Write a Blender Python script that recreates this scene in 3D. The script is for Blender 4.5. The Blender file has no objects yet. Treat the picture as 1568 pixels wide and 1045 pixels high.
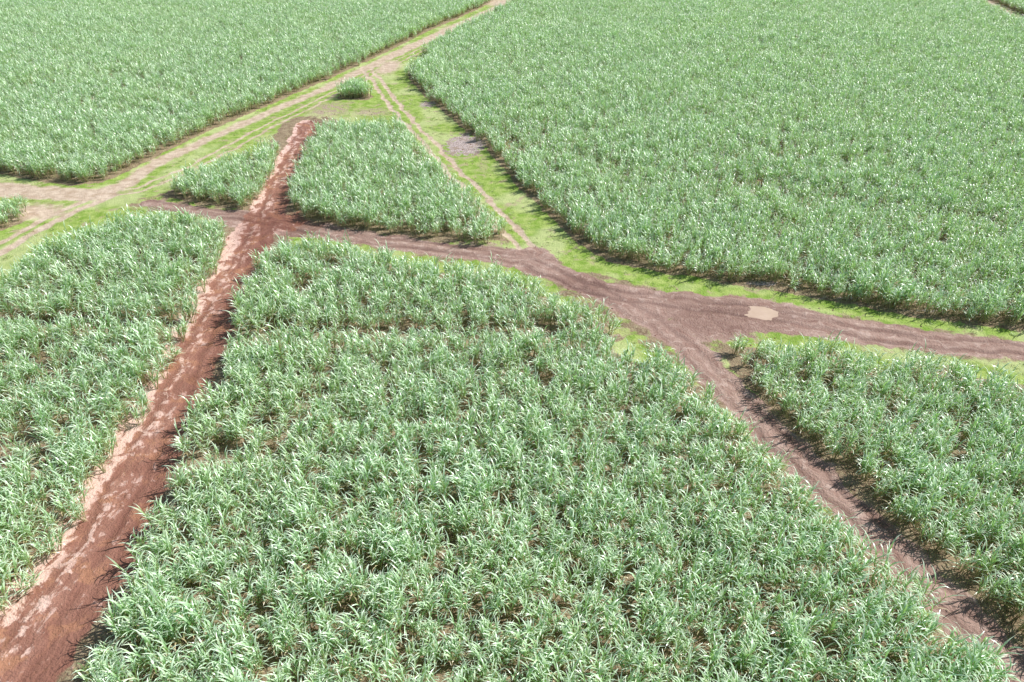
import bpy, math, random
import numpy as np
from mathutils import Vector

random.seed(4); rng = np.random.default_rng(11)
CAM_H = 33.0
PITCH = math.radians(34.5)
F = 1568*24/36.0
sp, cp = math.sin(PITCH), math.cos(PITCH)

def g(u, v, z=0.0):
    """survey point (aerial photo reading) -> metres on the terrain"""
    x = (u-784)/F; y = (522.5-v)/F
    t = (CAM_H-z)/(sp - y*cp)
    return (x*t, (cp+y*sp)*t)
def G(lst):
    return np.array([g(*p) for p in lst])

# ------------------------------------------------------------------ noise
_T = rng.random((256, 256))
def vnoise(x, y, s=1.0, o=0):
    x = x/s + 37.7*o + 1000; y = y/s + 91.3*o + 1000
    xi = np.floor(x).astype(int); yi = np.floor(y).astype(int)
    fx = x-xi; fy = y-yi
    fx = fx*fx*(3-2*fx); fy = fy*fy*(3-2*fy)
    a = _T[xi & 255, yi & 255]; b = _T[(xi+1) & 255, yi & 255]
    c = _T[xi & 255, (yi+1) & 255]; d = _T[(xi+1) & 255, (yi+1) & 255]
    return (a*(1-fx)+b*fx)*(1-fy) + (c*(1-fx)+d*fx)*fy
def fbm(x, y, s, o=0):
    return (vnoise(x, y, s, o)*0.55+vnoise(x, y, s/2.1, o+1)*0.3+vnoise(x, y, s/4.3, o+2)*0.15)
def inpoly(P, poly):
    x, y = P[:, 0], P[:, 1]; r = np.zeros(len(P), bool); n = len(poly)
    for i in range(n):
        x1, y1 = poly[i]; x2, y2 = poly[(i+1) % n]
        if y1 == y2: continue
        c = ((y1 > y) != (y2 > y)) & (x < (x2-x1)*(y-y1)/(y2-y1)+x1)
        r ^= c
    return r
def polydist(P, line, closed=False):
    n = len(line); D = np.full(len(P), 1e9); S = np.zeros(len(P)); A = np.zeros(len(P)); K = np.zeros(len(P))
    acc = 0
    for i in range(n if closed else n-1):
        a = line[i]; b = line[(i+1) % n]; d = b-a; L = math.hypot(*d)
        if L < 1e-6: continue
        d = d/L
        rx = P[:, 0]-a[0]; ry = P[:, 1]-a[1]
        t = np.clip(rx*d[0]+ry*d[1], 0, L)
        qx = rx-t*d[0]; qy = ry-t*d[1]
        dd = np.hypot(qx, qy); m = dd < D
        D[m] = dd[m]; S[m] = (rx*d[1]-ry*d[0])[m]; A[m] = acc+t[m]; K[m] = i+t[m]/L
        acc += L
    return D, S, A, K

# ------------------------------------------------------------------ plan
Z = 1.9
fields = {}
fields['A'] = (G([(-200,235),(-60,252),(0,266),(60,278),(110,284),(155,280),(180,270),(210,255),(300,210),(400,166),(500,123),(600,76),(660,46),(720,20),(765,-2),(800,-22),(830,-35),(-330,-35)]), 28)
fields['B'] = (G([(850,-35),(815,-15),(795,4),(750,26),(712,46),(680,62),(650,85),(655,97),(622,112),(632,128),(650,146),(680,172),(710,197),(735,217),(765,250),(800,292),(850,338),(880,368),(930,400),(1000,415),(1100,431),(1200,448),(1300,467),(1400,485),(1500,498),(1568,506),(1800,545),(1830,-35)]), -20)
fields['C'] = (G([(246,300),(262,278,1.2),(330,245,Z),(380,225,Z),(425,206,Z),(432,235,1),(418,265,.7),(404,292,.5),(386,320),(340,319),(290,309)]), 12)
fields['D'] = (G([(484,195,1),(497,178,Z),(560,180,Z),(612,183,Z),(625,200,1),(660,238,1),(700,278,1),(740,318,1),(768,350,.8),(778,372),(755,380),(700,374),(640,366),(580,359),(520,350),(470,340),(441,327),(444,300,.3),(458,262,.3),(472,228,.5)]), 6)
fields['E'] = (G([(432,362,Z),(480,360,Z),(560,374,Z),(640,389,Z),(700,397,Z),(770,405,Z),(830,428,Z),(862,444,Z),(905,462,Z),(942,482,1.5),(952,508,.8),(925,520,.4),(960,528,Z),(1000,530,Z),(1040,540,Z),(1060,552,1.6),(1078,588,1.4),(1112,622,1.4),(1152,652,1.4),(1202,702,1.4),(1262,762,1.4),(1312,812,1.4),(1362,862,1.4),(1405,893,1.4),(1450,940,1.4),(1500,982,1.4),(1540,1015,1.4),(1568,1042,1.4),(1640,1110,1.4),(1640,1230),(60,1230),(100,1110,.5),(126,1050,.5),(158,992,.5),(172,960,.6),(188,930,.6),(182,900,.6),(200,862,.6),(228,795,.6),(268,742,.6),(268,692,.6),(292,640,.6),(318,600,.6),(336,550,.6),(356,512,.6),(360,478,.6),(380,440,.6),(394,402,.8)]), -3)
fields['F'] = (G([(-200,520,Z),(0,418,Z),(40,385,Z),(110,350,Z),(180,328,Z),(250,320,Z),(310,325,Z),(346,342,1.5),(342,372,1.),(330,412,1),(310,452,1),(290,492,1),(268,532,1),(250,577,1),(228,620,1),(196,662,1),(176,692,1),(156,732,1),(134,772,1),(100,815,1),(66,852,1),(48,890,1),(26,922,1),(-10,958,1),(-90,1050,1),(-350,1050),(-350,520)]), -12)
fields['G'] = (G([(-160,300,Z),(20,300,Z),(46,300,Z),(52,318,.8),(36,336,.3),(4,352),(-60,385),(-160,430)]), 15)
fields['H'] = (G([(1142,505,Z),(1180,507,Z),(1250,522,Z),(1290,510,Z),(1310,532,Z),(1370,540,Z),(1400,530,Z),(1450,534,Z),(1490,547,Z),(1568,560,Z),(1800,600,Z),(1900,1100),(1700,1110),(1650,1065),(1568,995),(1520,955),(1460,898),(1400,845),(1340,788),(1290,738),(1230,684),(1190,640),(1150,598),(1120,562),(1112,535,.5)]), -30)
fields['I'] = (G([(518,152),(524,134,1),(540,122,Z),(560,126,Z),(571,142,.8),(562,154)]), 0)
fields['J'] = (G([(700,50),(704,38,Z),(716,40,Z),(722,50)]), 0)
gaps = [(G([(290,492,1),(200,492,1),(100,490,1),(0,488,1),(-200,480,1)]), .6),
        (G([(345,518,.8),(500,510,.8),(700,508,.8),(860,510,.8),(940,516,.8)]), .7),
        (G([(770,215,1),(900,245,1),(1050,270,1),(1250,300,1),(1568,345,1)]), .4),
        (G([(1478,-30),(1500,0),(1535,18),(1575,36),(1680,75)]), 3.0)]

R1 = (G([(474,190),(448,238),(430,275),(408,328),(382,372),(350,422),(326,470),(304,520),(270,590),(238,650),(198,730),(150,820),(100,895),(50,965),(0,1030),(-70,1120)]),
      [1.9,2.1,2.1,2.4,2.6,2.6,2.6,2.7,2.7,2.8,2.8,2.9,3.0,3.1,3.2,3.3])
R2 = (G([(230,311),(320,327),(405,340),(470,350),(560,366),(650,380),(740,390),(800,398),(850,418),(905,442),(970,458),(1060,470),(1160,482),(1300,506),(1400,518),(1568,540),(1800,572)]),
      [1.0,1.2,2.6,1.9,1.7,1.6,1.7,2.2,1.8,1.7,1.9,2.4,3.0,2.0,1.8,1.6,1.6])
R3 = (G([(905,442),(960,468),(1010,498),(1055,532),(1090,578),(1130,612),(1180,662),(1230,712),(1290,772),(1350,832),(1410,888),(1480,956),(1545,1016),(1620,1090)]),
      [1.6,1.6,1.6,1.7,1.6,1.5,1.5,1.5,1.5,1.5,1.5,1.5,1.5,1.5])
R4a = (G([(-120,282),(0,290),(80,297),(150,300),(190,283),(230,255),(300,222),(400,178),(500,135),(600,86),(700,40),(790,0),(860,-30)]),
      [2.0,2.0,1.9,1.7,1.3,1.2,1.2,1.3,1.4,1.7,2.0,2.2,2.2])
R4b = (G([(-150,455),(0,380),(60,345),(110,320),(160,300)]), [1.7,1.7,1.5,1.2,1.0])
R4c = (G([(160,300),(215,290),(300,255),(400,200),(500,150),(590,104),(660,70),(740,25),(790,0)]), [1.5]*9)
R5 = (G([(560,105),(580,128),(596,152),(625,186),(670,234),(720,290),(760,332),(790,365),(812,388)]), [1.7,1.5,1.5,1.5,1.5,1.5,1.5,1.5,1.6])
R6 = (G([(1478,-30),(1500,0),(1535,18),(1575,36),(1680,75)]), [1.8]*5)
R7 = (G([(812,388),(850,420),(905,446)]), [1.5,1.6,1.6])
def patch(P, u, v, ru, rv):
    c = g(u, v); e = g(u+ru, v); f_ = g(u, v-rv)
    rx = abs(e[0]-c[0]); ry = abs(f_[1]-c[1])
    d = np.sqrt(((P[:, 0]-c[0])/rx)**2+((P[:, 1]-c[1])/ry)**2)
    return np.clip(1.15-d*0.65, 0, 1)

# ------------------------------------------------------------------ ground grid
def axis(fine0, fine1, step, lo, hi, gr):
    a = list(np.arange(fine0, fine1, step)); s = step; x = a[-1]
    while x < hi: s = min(s*gr, 400); x += s; a.append(x)
    s = step; x = fine0; b = []
    while x > lo: s = min(s*gr, 400); x -= s; b.append(x)
    return np.array(b[::-1]+a)
xs = axis(-48, 48, .2, -3000, 3000, 1.016)
ys = axis(12, 95, .2, -600, 4000, 1.012)
nx, ny = len(xs), len(ys)
X, Y = np.meshgrid(xs, ys); P = np.stack([X.ravel(), Y.ravel()], 1); N = len(P)
near = (np.abs(P[:, 0]) < 330) & (P[:, 1] > 0) & (P[:, 1] < 420)
idx = np.nonzero(near)[0]; Q = P[idx]
wx = (fbm(Q[:, 0], Q[:, 1], 2.2, 3)-.5); wy = (fbm(Q[:, 0], Q[:, 1], 2.2, 9)-.5)
def roadmask(line, hw, soft=.7):
    lo = line.min(0)-6; hi = line.max(0)+6
    m = (Q[:, 0] > lo[0]) & (Q[:, 0] < hi[0]) & (Q[:, 1] > lo[1]) & (Q[:, 1] < hi[1])
    out = np.zeros(len(Q)); ac = np.full(len(Q), 99.); al = np.zeros(len(Q))
    q = Q[m]+np.stack([wx[m], wy[m]], 1)*1.2
    D, S, A, K = polydist(q, line); h = np.interp(K, range(len(hw)), hw)
    out[m] = np.clip(.5+(h-D)/(2*soft), 0, 1); ac[m] = np.sign(S)*D; al[m] = A
    return out, ac, al
red, ac1, al1 = roadmask(*R1)
m2, ac2, al2 = roadmask(*R2); m3, ac3, al3 = roadmask(*R3); m7, ac7, al7 = roadmask(*R7)
m4, ac4, al4 = roadmask(*R4a); m4b, ac4b, al4b = roadmask(*R4b); m5, ac5, al5 = roadmask(*R5); m6, ac6, al6 = roadmask(*R6); m4c, ac4c, al4c = roadmask(*R4c)
mud = np.maximum.reduce([m2, m3, m7])
mud = np.maximum(mud, patch(Q, 1090, 490, 75, 30))
mud = np.maximum(mud, patch(Q, 1150, 480, 90, 20))
red = np.maximum(red, patch(Q, 425, 342, 45, 18)*.9)
def tracks(ac, m, off=.85, w=.38):
    t = np.exp(-((np.abs(ac)-off)/w)**2)
    return t*(m > .02)
pale = np.maximum.reduce([tracks(ac5, m5, .85, .42)*np.clip(m5*2.5, 0, 1), tracks(ac4b, m4b, .9, .6)*.95, m6*.9, tracks(ac4c, m4c, .8, .4)*.7])
far4 = np.clip((al4-30)/20, 0, 1)
pale = np.maximum(pale, m4*np.where(ac4 < 99, .72+.2*(1-far4), 0))
pale = np.maximum(pale, patch(Q, 595, 103, 16, 10)); pale = np.maximum(pale, patch(Q, 692, 47, 18, 8)*.9)
pale = np.maximum(pale, patch(Q, 775, 5, 30, 6)*.9)
pale = np.maximum(pale, patch(Q, 50, 325, 50, 14)*.85)
stone = patch(Q, 712, 222, 30, 16)
stone = np.maximum(stone, patch(Q, 655, 160, 14, 6)*.8)
stone = np.maximum(stone, patch(Q, 1170, 436, 30, 4)*.8)
stone = np.maximum(stone, patch(Q, 1290, 458, 40, 4)*.7)
stone = np.maximum(stone, patch(Q, 1420, 478, 40, 4)*.6)
trash = np.maximum.reduce([patch(Q, 505, 168, 38, 14)*.9, patch(Q, 570, 172, 40, 8)*.8, patch(Q, 735, 375, 50, 6)*.9, patch(Q, 945, 508, 20, 14)*.8, patch(Q, 700, 250, 20, 14)*.5, patch(Q, 740, 255, 16, 18)*.6])
fieldm = np.zeros(len(Q))
for k, (poly, _) in fields.items():
    lo = poly.min(0)-3; hi = poly.max(0)+3
    m = (Q[:, 0] > lo[0]) & (Q[:, 0] < hi[0]) & (Q[:, 1] > lo[1]) & (Q[:, 1] < hi[1])
    q = Q[m]; D = polydist(q, poly, True)[0]; ins = inpoly(q, poly)
    fieldm[m] = np.maximum(fieldm[m], np.clip(.5+(np.where(ins, D, -D)+.2)/1.4, 0, 1))
fieldm = np.maximum(fieldm, np.where(np.abs(ac1) < 5.5, np.clip((5.5-np.abs(ac1))/2.5, 0, .85), 0))
fieldm = np.maximum(fieldm, np.clip((4.2-np.abs(ac3))/2.0, 0, .56))
fieldm = np.maximum(fieldm, np.clip((3.0-np.abs(ac2))/2.0, 0, .5))
acs = np.stack([ac1, ac2, ac3, ac4, ac4b, ac5, ac6]); als = np.stack([al1, al2, al3, al4, al4b, al5, al6])
bi = np.abs(acs).argmin(0); ar = np.arange(len(Q)); RA = acs[bi, ar]; RL = als[bi, ar]+bi*31.7
# wheel tracks pressed in the mud
def wt(ac, al, off, w, o):
    a = ac-(vnoise(al, al*0, 9, o)-.5)*.9
    return np.exp(-((np.abs(a)-off)/w)**2)*(.35+.65*vnoise(al, al*0, 4, o+1))
trk = np.maximum.reduce([wt(ac1, al1, .95, .33, 90)*(red > .2), wt(ac3, al3, .75, .3, 92)*(m3 > .2), wt(ac2, al2, .8, .3, 94)*(m2 > .2), wt(ac2+.9, al2, .8, .22, 96)*(m2 > .2)*.6, wt(ac1+.9, al1, .8, .2, 98)*(red > .2)*.6])
wet = np.clip(patch(Q, 1110, 490, 110, 32)*.95, 0, 1)
wet = np.maximum(wet, patch(Q, 890, 438, 60, 22)*.9); wet = np.maximum(wet, patch(Q, 410, 345, 60, 32)*.9)
wet = np.maximum(wet, (m2 > .3)*.34); wet = np.maximum(wet, (m3 > .3)*.25)
wet = np.maximum(wet, np.where(red > .1, np.clip(.42-.12*ac1+fbm(Q[:, 0], Q[:, 1], 6, 21)*.6-.3, 0, 1), 0))
wet = np.clip(wet+trk*.2, 0, 1)
zz = (fbm(Q[:, 0], Q[:, 1], 9, 5)-.5)*.16+(fbm(Q[:, 0], Q[:, 1], .9, 6)-.5)*.08
zz += (fieldm > .6)*(fbm(Q[:, 0], Q[:, 1], .8, 8)-.5)*.14+fieldm*.1
zz -= trk*.10
zz -= .05*(tracks(ac5, m5)+tracks(ac4b, m4b, .9, .5))
zz -= .12*np.clip(red*1.2, 0, 1)
pc = g(1169, 478)
dp = np.hypot((Q[:, 0]-pc[0])/2.6, (Q[:, 1]-pc[1])/2.3); zz = zz*np.clip(dp-.2, 0, 1)-.10*np.clip(1.4-dp, 0, 1)
H = np.zeros(N); H[idx] = zz
edge = np.ones(N); edge[idx] = np.clip(np.maximum((np.abs(Q[:, 0])-300)/30, (Q[:, 1]-380)/40), 0, 1)
H *= (1-edge)
def full(a):
    r = np.zeros(N); r[idx] = a; return r
co = np.stack([P[:, 0], P[:, 1], H], 1)
ii = np.arange(N).reshape(ny, nx)
quads = np.stack([ii[:-1, :-1], ii[:-1, 1:], ii[1:, 1:], ii[1:, :-1]], -1).reshape(-1, 4)
attrs = dict(red=full(red), mud=full(mud), pale=full(pale), stone=full(stone), trash=full(trash), field=full(fieldm), wet=full(wet), far=edge, ra=full(RA), rl=full(RL), trk=full(trk))

def make_grid(name, co, quads, attrs, mat):
    me = bpy.data.meshes.new(name)
    me.vertices.add(len(co)); me.vertices.foreach_set('co', co.astype(np.float32).ravel())
    me.loops.add(quads.size); me.loops.foreach_set('vertex_index', quads.astype(np.int32).ravel())
    me.polygons.add(len(quads)); me.polygons.foreach_set('loop_start', np.arange(0, quads.size, 4, dtype=np.int32))
    me.polygons.foreach_set('use_smooth', np.ones(len(quads), bool))
    for k, a in attrs.items():
        at = me.attributes.new(k, 'FLOAT', 'POINT'); at.data.foreach_set('value', a.astype(np.float32))
    me.update(calc_edges=True); me.materials.append(mat)
    ob = bpy.data.objects.new(name, me); bpy.context.collection.objects.link(ob); return ob

# ------------------------------------------------------------------ materials
class NT:
    def __init__(s, mat): mat.use_nodes = True; s.t = mat.node_tree; s.t.nodes.clear()
    def n(s, ty, **kw):
        nd = s.t.nodes.new(ty)
        for k, v in kw.items(): setattr(nd, k, v)
        return nd
    def l(s, a, b): s.t.links.new(a, b)
    def setv(s, sock, v):
        if isinstance(v, bpy.types.NodeSocket): s.l(v, sock)
        else: sock.default_value = v
    def math(s, op, a, b=0.0, c=None, clamp=False):
        nd = s.n('ShaderNodeMath', operation=op, use_clamp=clamp); s.setv(nd.inputs[0], a); s.setv(nd.inputs[1], b)
        if c is not None: s.setv(nd.inputs[2], c)
        return nd.outputs[0]
    def mix(s, f, a, b):
        nd = s.n('ShaderNodeMix', data_type='RGBA'); s.setv(nd.inputs[0], f)
        for k, v in ((6, a), (7, b)):
            if isinstance(v, tuple): v = (*v, 1)
            s.setv(nd.inputs[k], v)
        return nd.outputs[2]
    def step(s, v, lo, hi):
        nd = s.n('ShaderNodeMapRange', interpolation_type='SMOOTHSTEP'); s.setv(nd.inputs[0], v)
        nd.inputs[1].default_value = lo; nd.inputs[2].default_value = hi; return nd.outputs[0]
    def noise(s, vec, scale, detail=4, rough=.55, dist=0):
        nd = s.n('ShaderNodeTexNoise'); s.l(vec, nd.inputs['Vector']); nd.inputs['Scale'].default_value = scale
        nd.inputs['Detail'].default_value = detail; nd.inputs['Roughness'].default_value = rough; nd.inputs['Distortion'].default_value = dist; return nd.outputs['Fac']
    def attr(s, name): return s.n('ShaderNodeAttribute', attribute_name=name).outputs['Fac']

gm = bpy.data.materials.new('farm_ground'); t = NT(gm)
pos = t.n('ShaderNodeNewGeometry').outputs['Position']
n_big = t.noise(pos, .12, 2); n_mid = t.noise(pos, .9, 4, .6); n_fine = t.noise(pos, 6, 3, .65); n_vf = t.noise(pos, 22, 1, .6)
n_pat = t.noise(pos, .55, 5, .62, .4)
cmb = t.n('ShaderNodeCombineXYZ'); t.l(t.math('MULTIPLY', t.attr('ra'), 1.5), cmb.inputs[0]); t.l(t.math('MULTIPLY', t.attr('rl'), .4), cmb.inputs[1])
n_str = t.noise(cmb.outputs[0], 1.0, 6, .7, .2)
n_str2 = t.noise(pos, 1.1, 6, .68, .8)
gr = t.mix(t.step(n_mid, .35, .65), (.23, .37, .05), (.43, .53, .15))
gr = t.mix(t.math('MULTIPLY', t.step(n_fine, .5, .7), .45), gr, (.15, .26, .04))
gr = t.mix(t.math('MULTIPLY', t.step(n_big, .5, .62), .6), gr, (.60, .64, .32))
gr = t.mix(t.math('MULTIPLY', t.step(n_pat, .56, .66), .7), gr, (.50, .38, .27))
so = t.mix(t.step(n_mid, .35, .65), (.22, .14, .09), (.38, .27, .18))
so = t.mix(t.math('MULTIPLY', t.step(n_fine, .45, .65), .7), so, (.50, .42, .27))
so = t.mix(t.math('MULTIPLY', t.step(n_vf, .5, .6), .4), so, (.18, .20, .08))
def edgef(attr, amp=.7, lo=.44, hi=.58, nn=None):
    v = t.math('ADD', t.attr(attr), t.math('MULTIPLY', t.math('SUBTRACT', nn or n_fine, .5), amp))
    v = t.math('MULTIPLY', v, t.step(t.attr(attr), .0, .12)); return t.step(v, lo, hi)
col = t.mix(edgef('field', 1.3, .4, .6, n_pat), gr, so)
tr = t.mix(t.step(n_fine, .4, .6), (.32, .22, .16), (.56, .45, .34)); tr = t.mix(t.math('MULTIPLY', t.step(n_mid, .45, .55), .7), tr, gr); col = t.mix(edgef('trash', 1.6, .4, .65, n_mid), col, tr)
pl = t.mix(t.step(n_mid, .3, .7), (.52, .37, .27), (.76, .61, .49)); pl = t.mix(t.math('MULTIPLY', t.step(n_fine, .55, .7), .45), pl, (.40, .32, .18))
col = t.mix(t.math('MULTIPLY', edgef('pale', .8, .22, .72, n_str2), .95), col, pl)
mudc = t.mix(t.step(n_str, .32, .68), (.32, .19, .15), (.52, .365, .30))
mudc = t.mix(t.math('MULTIPLY', t.step(n_str2, .5, .66), .6), mudc, (.70, .54, .46))
mudc = t.mix(t.math('MULTIPLY', t.step(n_fine, .55, .7), .35), mudc, (.20, .14, .09))
mudc = t.mix(t.math('MULTIPLY', t.attr('trk'), .8), mudc, (.19, .11, .09))
f_m = edgef('mud', 1.0, .42, .6, n_mid); col = t.mix(f_m, col, mudc)
rd = t.mix(t.step(n_str, .32, .66), (.30, .135, .095), (.46, .24, .175))
rd = t.mix(t.math('MULTIPLY', t.step(n_pat, .5, .62), .55), rd, (.58, .29, .16))
# paler dried crust, mostly on the west side of the road
dryv = t.math('ADD', n_str2, t.math('MULTIPLY', t.attr('ra'), .06)); dryv = t.math('ADD', dryv, t.math('MULTIPLY', t.math('SUBTRACT', n_str, .5), .7))
dryv = t.math('SUBTRACT', dryv, t.math('MULTIPLY', t.attr('trk'), .18))
rd = t.mix(t.math('MULTIPLY', t.step(dryv, .48, .61), .9), rd, (.86, .61, .52))
rd = t.mix(t.math('MULTIPLY', t.attr('trk'), .5), rd, (.25, .11, .08))
f_r = edgef('red', 1.0, .42, .6, n_mid); col = t.mix(f_r, col, rd)
st = t.mix(t.step(n_fine, .42, .6), (.30, .23, .21), (.70, .59, .56)); st = t.mix(t.step(n_mid, .5, .6), st, (.38, .29, .23)); col = t.mix(edgef('stone', 1.6, .42, .6, n_mid), col, st)
col = t.mix(t.attr('far'), col, (.28, .41, .22))
wetf = t.math('MULTIPLY', t.math('MAXIMUM', f_m, f_r), t.step(t.math('ADD', t.attr('wet'), t.math('MULTIPLY', t.math('SUBTRACT', n_str, .5), 1.6)), .4, .8))
dark = t.n('ShaderNodeMix', data_type='RGBA', blend_type='MULTIPLY'); t.l(t.math('MULTIPLY', wetf, .8), dark.inputs[0]); t.l(col, dark.inputs[6]); dark.inputs[7].default_value = (.66, .56, .53, 1)
bs = t.n('ShaderNodeBsdfPrincipled'); t.l(dark.outputs[2], bs.inputs['Base Color'])
t.l(t.math('SUBTRACT', .95, t.math('MULTIPLY', wetf, .5)), bs.inputs['Roughness']); bs.inputs['Specular IOR Level'].default_value = .3
bp = t.n('ShaderNodeBump'); bp.inputs['Strength'].default_value = .9; bp.inputs['Distance'].default_value = .14
t.l(t.math('ADD', n_fine, t.math('MULTIPLY', n_str2, .8)), bp.inputs['Height']); t.l(bp.outputs[0], bs.inputs['Normal'])
o = t.n('ShaderNodeOutputMaterial'); t.l(bs.outputs[0], o.inputs[0])

ground = make_grid('ground', co, quads, attrs, gm)
def road_faces(name, mask, taken):
    fm = full(mask); sel = (fm[quads] > .03).any(1) & ~taken
    q = quads[sel]; used = np.unique(q); rem = np.zeros(N, int); rem[used] = np.arange(len(used))
    c = co[used].copy(); c[:, 2] += .006
    make_grid(name, c, rem[q], {k: a[used] for k, a in attrs.items()}, gm)
    return taken | sel
taken = np.zeros(len(quads), bool)
taken = road_faces('red_dirt_road', red, taken)
taken = road_faces('dirt_road', np.maximum.reduce([m2, m3, m7]), taken)
taken = road_faces('farm_track', np.maximum.reduce([m4, m4b, m5, m6]), taken)

def leaf_mat(name, c1, c2, c3, dry, tc, rough, tip, base):
    m = bpy.data.materials.new(name); t = NT(m)
    a = t.n('ShaderNodeAttribute', attribute_name='lc'); sx = t.n('ShaderNodeSeparateColor'); t.l(a.outputs['Color'], sx.inputs[0])
    pos = t.n('ShaderNodeNewGeometry').outputs['Position']
    nb = t.noise(pos, .07, 2, .6)
    c = t.mix(sx.outputs[0], c1, c2)
    c = t.mix(t.math('MULTIPLY', t.step(nb, .38, .66), .6), c, c3)
    c = t.mix(t.step(sx.outputs[2], .45, 0), c, base)  # on cane the darker leaf base paints the shade inside the clump
    c = t.mix(t.math('MULTIPLY', t.step(sx.outputs[2], .22, .85), .8), c, tip)  # on cane the whitened tip is a highlight put into the colour
    c = t.mix(sx.outputs[1], c, dry)
    b = t.n('ShaderNodeBsdfPrincipled'); t.l(c, b.inputs['Base Color']); b.inputs['Roughness'].default_value = rough; b.inputs['Specular IOR Level'].default_value = 1.0
    tr = t.n('ShaderNodeBsdfTranslucent'); t.l(t.mix(sx.outputs[1], tc, (.12, .08, .03)), tr.inputs[0])
    mx = t.n('ShaderNodeAddShader'); t.l(b.outputs[0], mx.inputs[0]); t.l(tr.outputs[0], mx.inputs[1])
    o = t.n('ShaderNodeOutputMaterial'); t.l(mx.outputs[0], o.inputs[0]); return m
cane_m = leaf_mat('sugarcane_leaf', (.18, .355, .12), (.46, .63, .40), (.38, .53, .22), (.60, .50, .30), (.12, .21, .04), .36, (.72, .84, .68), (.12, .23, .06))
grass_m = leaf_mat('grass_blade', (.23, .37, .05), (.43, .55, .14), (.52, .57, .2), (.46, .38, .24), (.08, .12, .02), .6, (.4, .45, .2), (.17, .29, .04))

class MB:
    def __init__(s): s.v = []; s.f = []; s.c = []
    def leaf(s, base, az, el0, el1, L, w, seg, rnd, dry, twist=0, roll=0):
        p = np.array(base, float); b0 = len(s.v)
        for i in range(seg+1):
            f = i/seg; el = el0+(el1-el0)*f**1.3; a = az+twist*f
            d = np.array([math.cos(a)*math.cos(el), math.sin(a)*math.cos(el), math.sin(el)])
            side = np.array([-math.sin(a), math.cos(a), 0.])
            up = np.cross(d, side)
            side = side*math.cos(roll*f)+up*math.sin(roll*f)
            ww = w*(.55+.9*f if f < .45 else 1.0-(f-.45)/.55*.93)/2
            for sgn in (-1, 1):
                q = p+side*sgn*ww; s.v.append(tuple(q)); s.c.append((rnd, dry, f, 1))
            p = p+d*L/seg
        for i in range(seg):
            a = b0+i*2; s.f.append((a, a+1, a+3, a+2))
    def stalk(s, b, tpt, r, rnd, dry):
        b0 = len(s.v)
        for p, rr in ((b, r), (tpt, r*.7)):
            for k in range(4):
                a = k*math.pi/2; s.v.append((p[0]+math.cos(a)*rr, p[1]+math.sin(a)*rr, p[2])); s.c.append((rnd, dry, 0, 1))
        for k in range(4): s.f.append((b0+k, b0+(k+1) % 4, b0+4+(k+1) % 4, b0+4+k))
def mesh_obj(name, v, f, c, mat):
    me = bpy.data.meshes.new(name)
    me.vertices.add(len(v)); me.vertices.foreach_set('co', v.astype(np.float32).ravel())
    me.loops.add(f.size); me.loops.foreach_set('vertex_index', f.astype(np.int32).ravel())
    me.polygons.add(len(f)); me.polygons.foreach_set('loop_start', np.arange(0, f.size, 4, dtype=np.int32)); me.polygons.foreach_set('use_smooth', np.ones(len(f), bool))
    at = me.attributes.new('lc', 'FLOAT_COLOR', 'POINT'); at.data.foreach_set('color', c.astype(np.float32).ravel())
    me.update(calc_edges=True); me.materials.append(mat); return bpy.data.objects.new(name, me)
R = random.uniform
cane_col = bpy.data.collections.new('sugarcane_plants')
plants = []
NP = 8; NTILE = 16
for v in range(10):
    mb = MB()
    for k in range(random.randint(6, 8)):
        a = R(0, 6.28); r = R(0, .2); bx, by = math.cos(a)*r*1.3, math.sin(a)*r
        lean = R(.05, .38); la = a+R(-.6, .6); h = R(.95, 1.7)
        tip = (bx+math.cos(la)*lean*h, by+math.sin(la)*lean*h, h)
        mb.stalk((bx, by, -.1), tip, .022, R(0, 1), R(.3, .9))
        az0 = R(0, 6.28)
        for j in range(8):
            f = .32+.68*j/7; b = [bx+(tip[0]-bx)*f, by+(tip[1]-by)*f, h*f]
            az = az0+(j % 2)*math.pi+R(-.7, .7)
            top = j/7
            el0 = R(.8, 1.15)+.35*top; el1 = R(-1.2, -.1)+.35*top
            dry = 1 if (j < 2 and R(0, 1) < .5) else (R(0, .25) if R(0, 1) < .3 else 0)
            mb.leaf(b, az, el0, el1-(.4 if dry == 1 else 0), R(.62, 1.05), R(.058, .088), 4, R(0, 1), dry, R(-.4, .4), R(-.8, .8))
    V, Fc, C = np.array(mb.v), np.array(mb.f), np.array(mb.c); plants.append((V, Fc, C))
    if v < NP: cane_col.objects.link(mesh_obj('cane_a_%02d' % v, V, Fc, C, cane_m))
ROW, STEP = 1.26, .70
TX, TY = STEP*6, ROW*4
for v in range(NTILE):
    vs_, fs_, cs_ = [], [], []; off = 0
    for i in range(6):
        for j in range(4):
            if R(0, 1) < .05: continue
            V, Fc, C = random.choice(plants); an = R(0, 6.283); s = R(.78, 1.2); sz = s*R(.95, 1.25)
            ca, sa = math.cos(an), math.sin(an)
            tx_, ty_ = random.gauss(0, .1), random.gauss(0, .1)
            x = (V[:, 0]*ca-V[:, 1]*sa)*s+V[:, 2]*tx_; y = (V[:, 0]*sa+V[:, 1]*ca)*s+V[:, 2]*ty_
            px = (i+.5)*STEP-TX/2+random.gauss(0, .2); py = (j+.5)*ROW-TY/2+random.gauss(0, .11)
            c2 = C.copy(); c2[:, 0] = c2[:, 0]*.6+R(0, .4)
            vs_.append(np.stack([x+px, y+py, V[:, 2]*sz], 1)); fs_.append(Fc+off); cs_.append(c2); off += len(V)
    cane_col.objects.link(mesh_obj('cane_b_%02d' % v, np.concatenate(vs_), np.concatenate(fs_), np.concatenate(cs_), cane_m))
grass_col = bpy.data.collections.new('grass_tufts')
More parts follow.
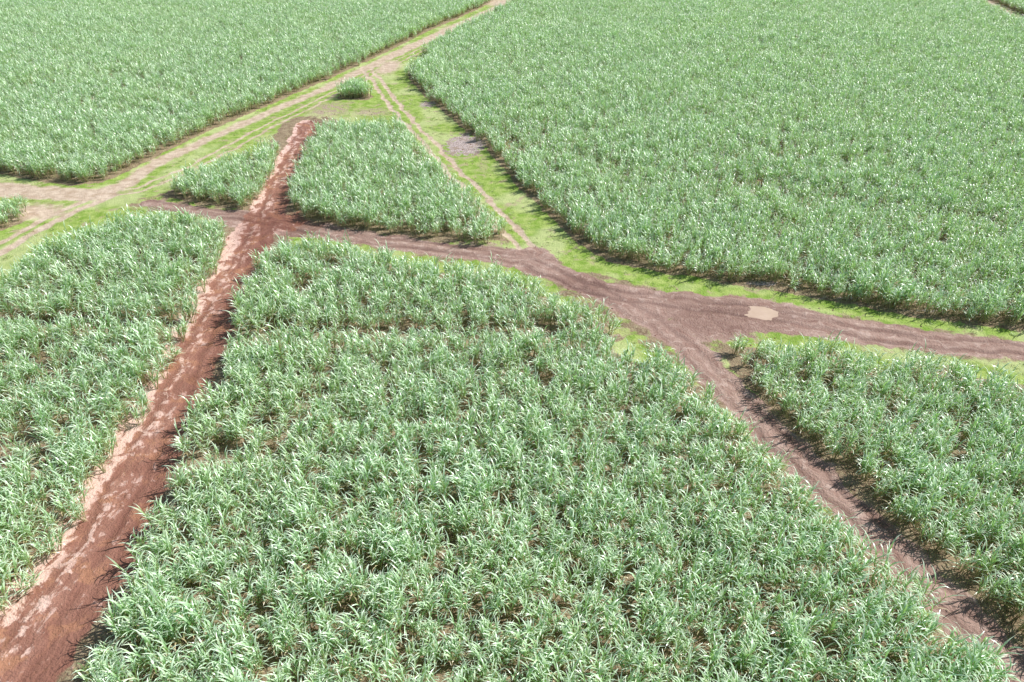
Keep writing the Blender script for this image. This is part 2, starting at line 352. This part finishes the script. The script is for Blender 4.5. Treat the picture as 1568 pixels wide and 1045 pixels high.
for v in range(5):
    mb = MB()
    for k in range(26):
        a = R(0, 6.28); r = R(0, .28)
        mb.leaf((math.cos(a)*r, math.sin(a)*r, -.02), R(0, 6.28), R(.5, 1.2), R(-.3, .8), R(.1, .28), R(.025, .045), 2, R(0, 1), 1 if R(0, 1) < .15 else 0)
    grass_col.objects.link(mesh_obj('grass_tuft_%d' % v, np.array(mb.v), np.array(mb.f), np.array(mb.c), grass_m))
clod_m = bpy.data.materials.new('clod'); t = NT(clod_m)
b = t.n('ShaderNodeBsdfPrincipled'); oi = t.n('ShaderNodeObjectInfo').outputs['Random']; t.l(t.mix(oi, (.26, .13, .09), (.52, .36, .28)), b.inputs['Base Color']); b.inputs['Roughness'].default_value = .95
o = t.n('ShaderNodeOutputMaterial'); t.l(b.outputs[0], o.inputs[0])
import bmesh
clod_col = bpy.data.collections.new('clods')
for v in range(3):
    bm = bmesh.new(); bmesh.ops.create_icosphere(bm, subdivisions=2, radius=.09)
    for q in bm.verts: q.co *= R(.7, 1.25); q.co.z *= .6
    me = bpy.data.meshes.new('clod_%d' % v); bm.to_mesh(me); bm.free(); me.materials.append(clod_m)
    clod_col.objects.link(bpy.data.objects.new('clod_%d' % v, me))

def at_ground(a, Pt):
    xi = np.clip(np.searchsorted(xs, Pt[:, 0])-1, 0, nx-2); yi = np.clip(np.searchsorted(ys, Pt[:, 1])-1, 0, ny-2)
    return a.reshape(ny, nx)[yi, xi]
def ground_z(Pt): return at_ground(H, Pt)
def scatter(name, c, rot, scale, index, col):
    n = len(c); me = bpy.data.meshes.new(name); me.vertices.add(n)
    me.vertices.foreach_set('co', c.astype(np.float32).ravel())
    a = me.attributes.new('rot', 'FLOAT_VECTOR', 'POINT'); a.data.foreach_set('vector', rot.astype(np.float32).ravel())
    a = me.attributes.new('scl', 'FLOAT_VECTOR', 'POINT'); a.data.foreach_set('vector', scale.astype(np.float32).ravel())
    a = me.attributes.new('idx', 'INT', 'POINT'); a.data.foreach_set('value', index.astype(np.int32))
    ob = bpy.data.objects.new(name, me); bpy.context.collection.objects.link(ob)
    ng = bpy.data.node_groups.new(name+'_scatter', 'GeometryNodeTree')
    ng.interface.new_socket('Geometry', in_out='INPUT', socket_type='NodeSocketGeometry'); ng.interface.new_socket('Geometry', in_out='OUTPUT', socket_type='NodeSocketGeometry')
    gi = ng.nodes.new('NodeGroupInput'); go = ng.nodes.new('NodeGroupOutput'); ip = ng.nodes.new('GeometryNodeInstanceOnPoints')
    ci = ng.nodes.new('GeometryNodeCollectionInfo'); ci.inputs['Collection'].default_value = col; ci.inputs['Separate Children'].default_value = True; ci.inputs['Reset Children'].default_value = True
    def na(nm, ty):
        q = ng.nodes.new('GeometryNodeInputNamedAttribute'); q.data_type = ty; q.inputs[0].default_value = nm
        return [s for s in q.outputs if s.enabled][0]
    ng.links.new(gi.outputs[0], ip.inputs['Points']); ng.links.new(ci.outputs[0], ip.inputs['Instance']); ip.inputs['Pick Instance'].default_value = True
    ng.links.new(na('idx', 'INT'), ip.inputs['Instance Index']); ng.links.new(na('rot', 'FLOAT_VECTOR'), ip.inputs['Rotation']); ng.links.new(na('scl', 'FLOAT_VECTOR'), ip.inputs['Scale'])
    ng.links.new(ip.outputs[0], go.inputs[0])
    md = ob.modifiers.new('scatter', 'NODES'); md.node_group = ng
    return ob
def randrot(n, tilt): return np.stack([rng.normal(0, tilt, n), rng.normal(0, tilt, n), rng.uniform(0, 6.283, n)], 1)

sparse = [(130,600,90,60,.28),(60,440,60,25,.3),(440,515,30,8,.5),(240,620,40,30,.25),(850,220,60,10,.3),(150,130,60,10,.15),(1290,530,40,8,.35),(230,900,20,14,.3),(1080,620,20,12,.25),(760,930,60,15,.15)]
def spmask(Pt):
    s = np.zeros(len(Pt))
    for (u, v, ru, rv, pp) in sparse: s += patch(Pt, u, v, ru, rv)*pp*1.6
    return s
def hscale(Pt): return .88+.3*fbm(Pt[:, 0], Pt[:, 1], 10, 70)
for i, (k, (poly, ang)) in enumerate(fields.items()):
    th = math.radians(ang); c, s = math.cos(th), math.sin(th); M = np.array([[c, s], [-s, c]])
    rot = poly@np.array([[c, -s], [s, c]])
    lo = rot.min(0)-1; hi = rot.max(0)+1
    row, step = (ROW, STEP) if k not in 'IJ' else (.8, .6)
    ncx = int((hi[0]-lo[0])/TX)+1; ncy = int((hi[1]-lo[1])/TY)+1
    CX, CY = np.meshgrid(np.arange(ncx), np.arange(ncy), indexing='ij')
    TC = np.stack([lo[0]+(CX.ravel()+.5)*TX, lo[1]+(CY.ravel()+.5)*TY], 1)@M
    ok = inpoly(TC, poly) & (polydist(TC, poly, True)[0] > 5.0)
    for ln, w in gaps: ok &= polydist(TC, ln)[0] > 4.2+w
    ok &= spmask(TC) < .06
    ok &= fbm(TC[:, 0], TC[:, 1], 14, 60) < .62
    if k in 'IJ': ok[:] = False
    okg = ok.reshape(ncx, ncy); TC = TC[ok]; nt = len(TC)
    A, B = np.meshgrid(np.arange(lo[0]+step/2, hi[0], step), np.arange(lo[1]+row/2, hi[1], row))
    A = A.ravel(); B = B.ravel()
    cx = np.clip(((A-lo[0])/TX).astype(int), 0, ncx-1); cy = np.clip(((B-lo[1])/TY).astype(int), 0, ncy-1)
    fr = ~okg[cx, cy]; A = A[fr]; B = B[fr]
    A = A+rng.normal(0, .22, A.size); B = B+rng.normal(0, .13, B.size)
    Pt = np.stack([A, B], 1)@M
    wob = np.stack([fbm(Pt[:, 0], Pt[:, 1], 2.5, 30)-.5, fbm(Pt[:, 0], Pt[:, 1], 2.5, 40)-.5], 1)*1.8
    keep = inpoly(Pt+wob*(.3 if k in 'IJ' else 1), poly); Pt = Pt[keep]
    D = polydist(Pt, poly, True)[0]
    keep = D > .3
    for ln, w in gaps:
        dd = polydist(Pt+(fbm(Pt[:, 0], Pt[:, 1], 3, 50)-.5)[:, None]*.8, ln)[0]; keep &= dd > w+.15
    prob = .05+np.clip((fbm(Pt[:, 0], Pt[:, 1], 5, 60)-.60)*1.8, 0, .45)+spmask(Pt)*fbm(Pt[:, 0], Pt[:, 1], 3, 61)
    keep &= rng.random(len(Pt)) > prob
    Pt = Pt[keep]; D = D[keep]; n = len(Pt)
    sc = rng.uniform(.8, 1.2, n)*hscale(Pt); sc *= np.where(D < 1.2, rng.uniform(.85, 1.0, n), 1)
    sc *= 1.0-.25*np.clip(prob[keep]*1.5, 0, 1)
    if k in 'IJ': sc *= 1.1
    scl = np.stack([sc*1.02, sc*1.02, sc*rng.uniform(.95, 1.25, n)], 1)
    tr_ = np.zeros((nt, 3)); tr_[:, 2] = th+rng.integers(0, 2, nt)*math.pi
    ts = np.ones((nt, 3)); ts[:, 2] = hscale(TC)
    cc = np.concatenate([np.stack([Pt[:, 0], Pt[:, 1], ground_z(Pt)], 1), np.stack([TC[:, 0], TC[:, 1], np.full(nt, .05)], 1)])
    scatter('sugarcane_field', cc, np.concatenate([randrot(n, .12), tr_]), np.concatenate([scl, ts]), np.concatenate([rng.integers(0, NP, n), NP+rng.integers(0, NTILE, nt)]), cane_col)
def simple(name, Pt, scl, col, nvar, tilt):
    n = len(Pt); scatter(name, np.stack([Pt[:, 0], Pt[:, 1], ground_z(Pt)], 1), randrot(n, tilt), scl, rng.integers(0, nvar, n), col)
n = 70000
Pt = np.stack([rng.uniform(-110, 110, n), 20+rng.random(n)*200], 1)
fld = at_ground(attrs['field'], Pt); bare = np.maximum.reduce([at_ground(attrs[a], Pt) for a in ('red', 'mud', 'stone')]); pl_ = at_ground(attrs['pale'], Pt); trh = at_ground(attrs['trash'], Pt)
pr = np.where(fld > .6, .03, 1.-fld)*np.clip(1-bare*2.6, 0, 1)*np.clip(1-pl_*1.6, 0, 1)*np.clip(1-trh*1.2, 0, 1)*np.clip(fbm(Pt[:, 0], Pt[:, 1], 3, 80)*2.4-.6, 0.05, 1)
Pt = Pt[rng.random(n) < pr]; sc = rng.uniform(.4, 1.2, len(Pt))
simple('verge_grass', Pt, np.stack([sc*1.2, sc*1.2, sc*.8], 1), grass_col, 5, .12)
n = 120000
Pt = np.stack([rng.uniform(-60, 60, n), 16+rng.random(n)*100], 1)
e = np.maximum(at_ground(attrs['red'], Pt), at_ground(attrs['mud'], Pt)); e = np.exp(-((e-.45)/.2)**2)*.35+at_ground(attrs['stone'], Pt)*.5+at_ground(attrs['trash'], Pt)*.3
Pt = Pt[rng.random(n) < e*.5]; sc = rng.uniform(.2, 1.1, len(Pt))**1.5
simple('soil_clods', Pt, np.stack([sc, sc, sc], 1), clod_col, 3, .5)

# puddle
pm = bpy.data.materials.new('muddy_water'); t = NT(pm); b = t.n('ShaderNodeBsdfPrincipled'); ps = t.n('ShaderNodeNewGeometry').outputs['Position']
t.l(t.mix(t.noise(ps, .8, 3), (.50, .35, .24), (.72, .55, .42)), b.inputs['Base Color']); b.inputs['Roughness'].default_value = .15
o = t.n('ShaderNodeOutputMaterial'); t.l(b.outputs[0], o.inputs[0])
zw = -.075
vs = [(pc[0], pc[1], zw)]
for k in range(160):
    a = k/160*2*math.pi; r = 1+.05*math.sin(2*a+1)+.05*math.sin(3*a+2)+.03*math.sin(9*a+2)+.03*math.sin(17*a)+.02*math.sin(31*a+1)
    vs.append((pc[0]+1.75*r*math.cos(a), pc[1]+1.35*r*math.sin(a), zw))
me = bpy.data.meshes.new('puddle'); me.from_pydata(vs, [], [(0, k+1, (k+1) % 160+1) for k in range(160)]); me.materials.append(pm)
bpy.context.collection.objects.link(bpy.data.objects.new('puddle', me))

# ------------------------------------------------------------------ light, sky, camera
EL = math.radians(47); AZ = math.radians(72)
sv = Vector((math.sin(AZ)*math.cos(EL), math.cos(AZ)*math.cos(EL), math.sin(EL)))
sl = bpy.data.lights.new('sun', 'SUN'); sl.energy = 5.0; sl.angle = math.radians(.5); sl.color = (1, .98, .95)
so_ = bpy.data.objects.new('sun', sl); so_.rotation_euler = sv.to_track_quat('Z', 'Y').to_euler(); so_.location = (60, 60, 80); bpy.context.collection.objects.link(so_)
w = bpy.data.worlds.new('World'); bpy.context.scene.world = w; w.use_nodes = True
bg = w.node_tree.nodes['Background']; sk = w.node_tree.nodes.new('ShaderNodeTexSky'); sk.sky_type = 'NISHITA'; sk.sun_disc = False; sk.sun_elevation = EL; sk.sun_rotation = AZ
w.node_tree.links.new(sk.outputs[0], bg.inputs[0]); bg.inputs[1].default_value = .09
cd = bpy.data.cameras.new('camera'); cd.lens = 24; cd.sensor_width = 36; cd.clip_end = 6000
cam = bpy.data.objects.new('camera', cd); cam.location = (0, 0, CAM_H); cam.rotation_euler = (math.pi/2-PITCH, 0, 0); bpy.context.collection.objects.link(cam)
sc_ = bpy.context.scene; sc_.camera = cam; sc_.view_settings.view_transform = 'Standard'; sc_.view_settings.look = 'None'; sc_.view_settings.exposure = 0
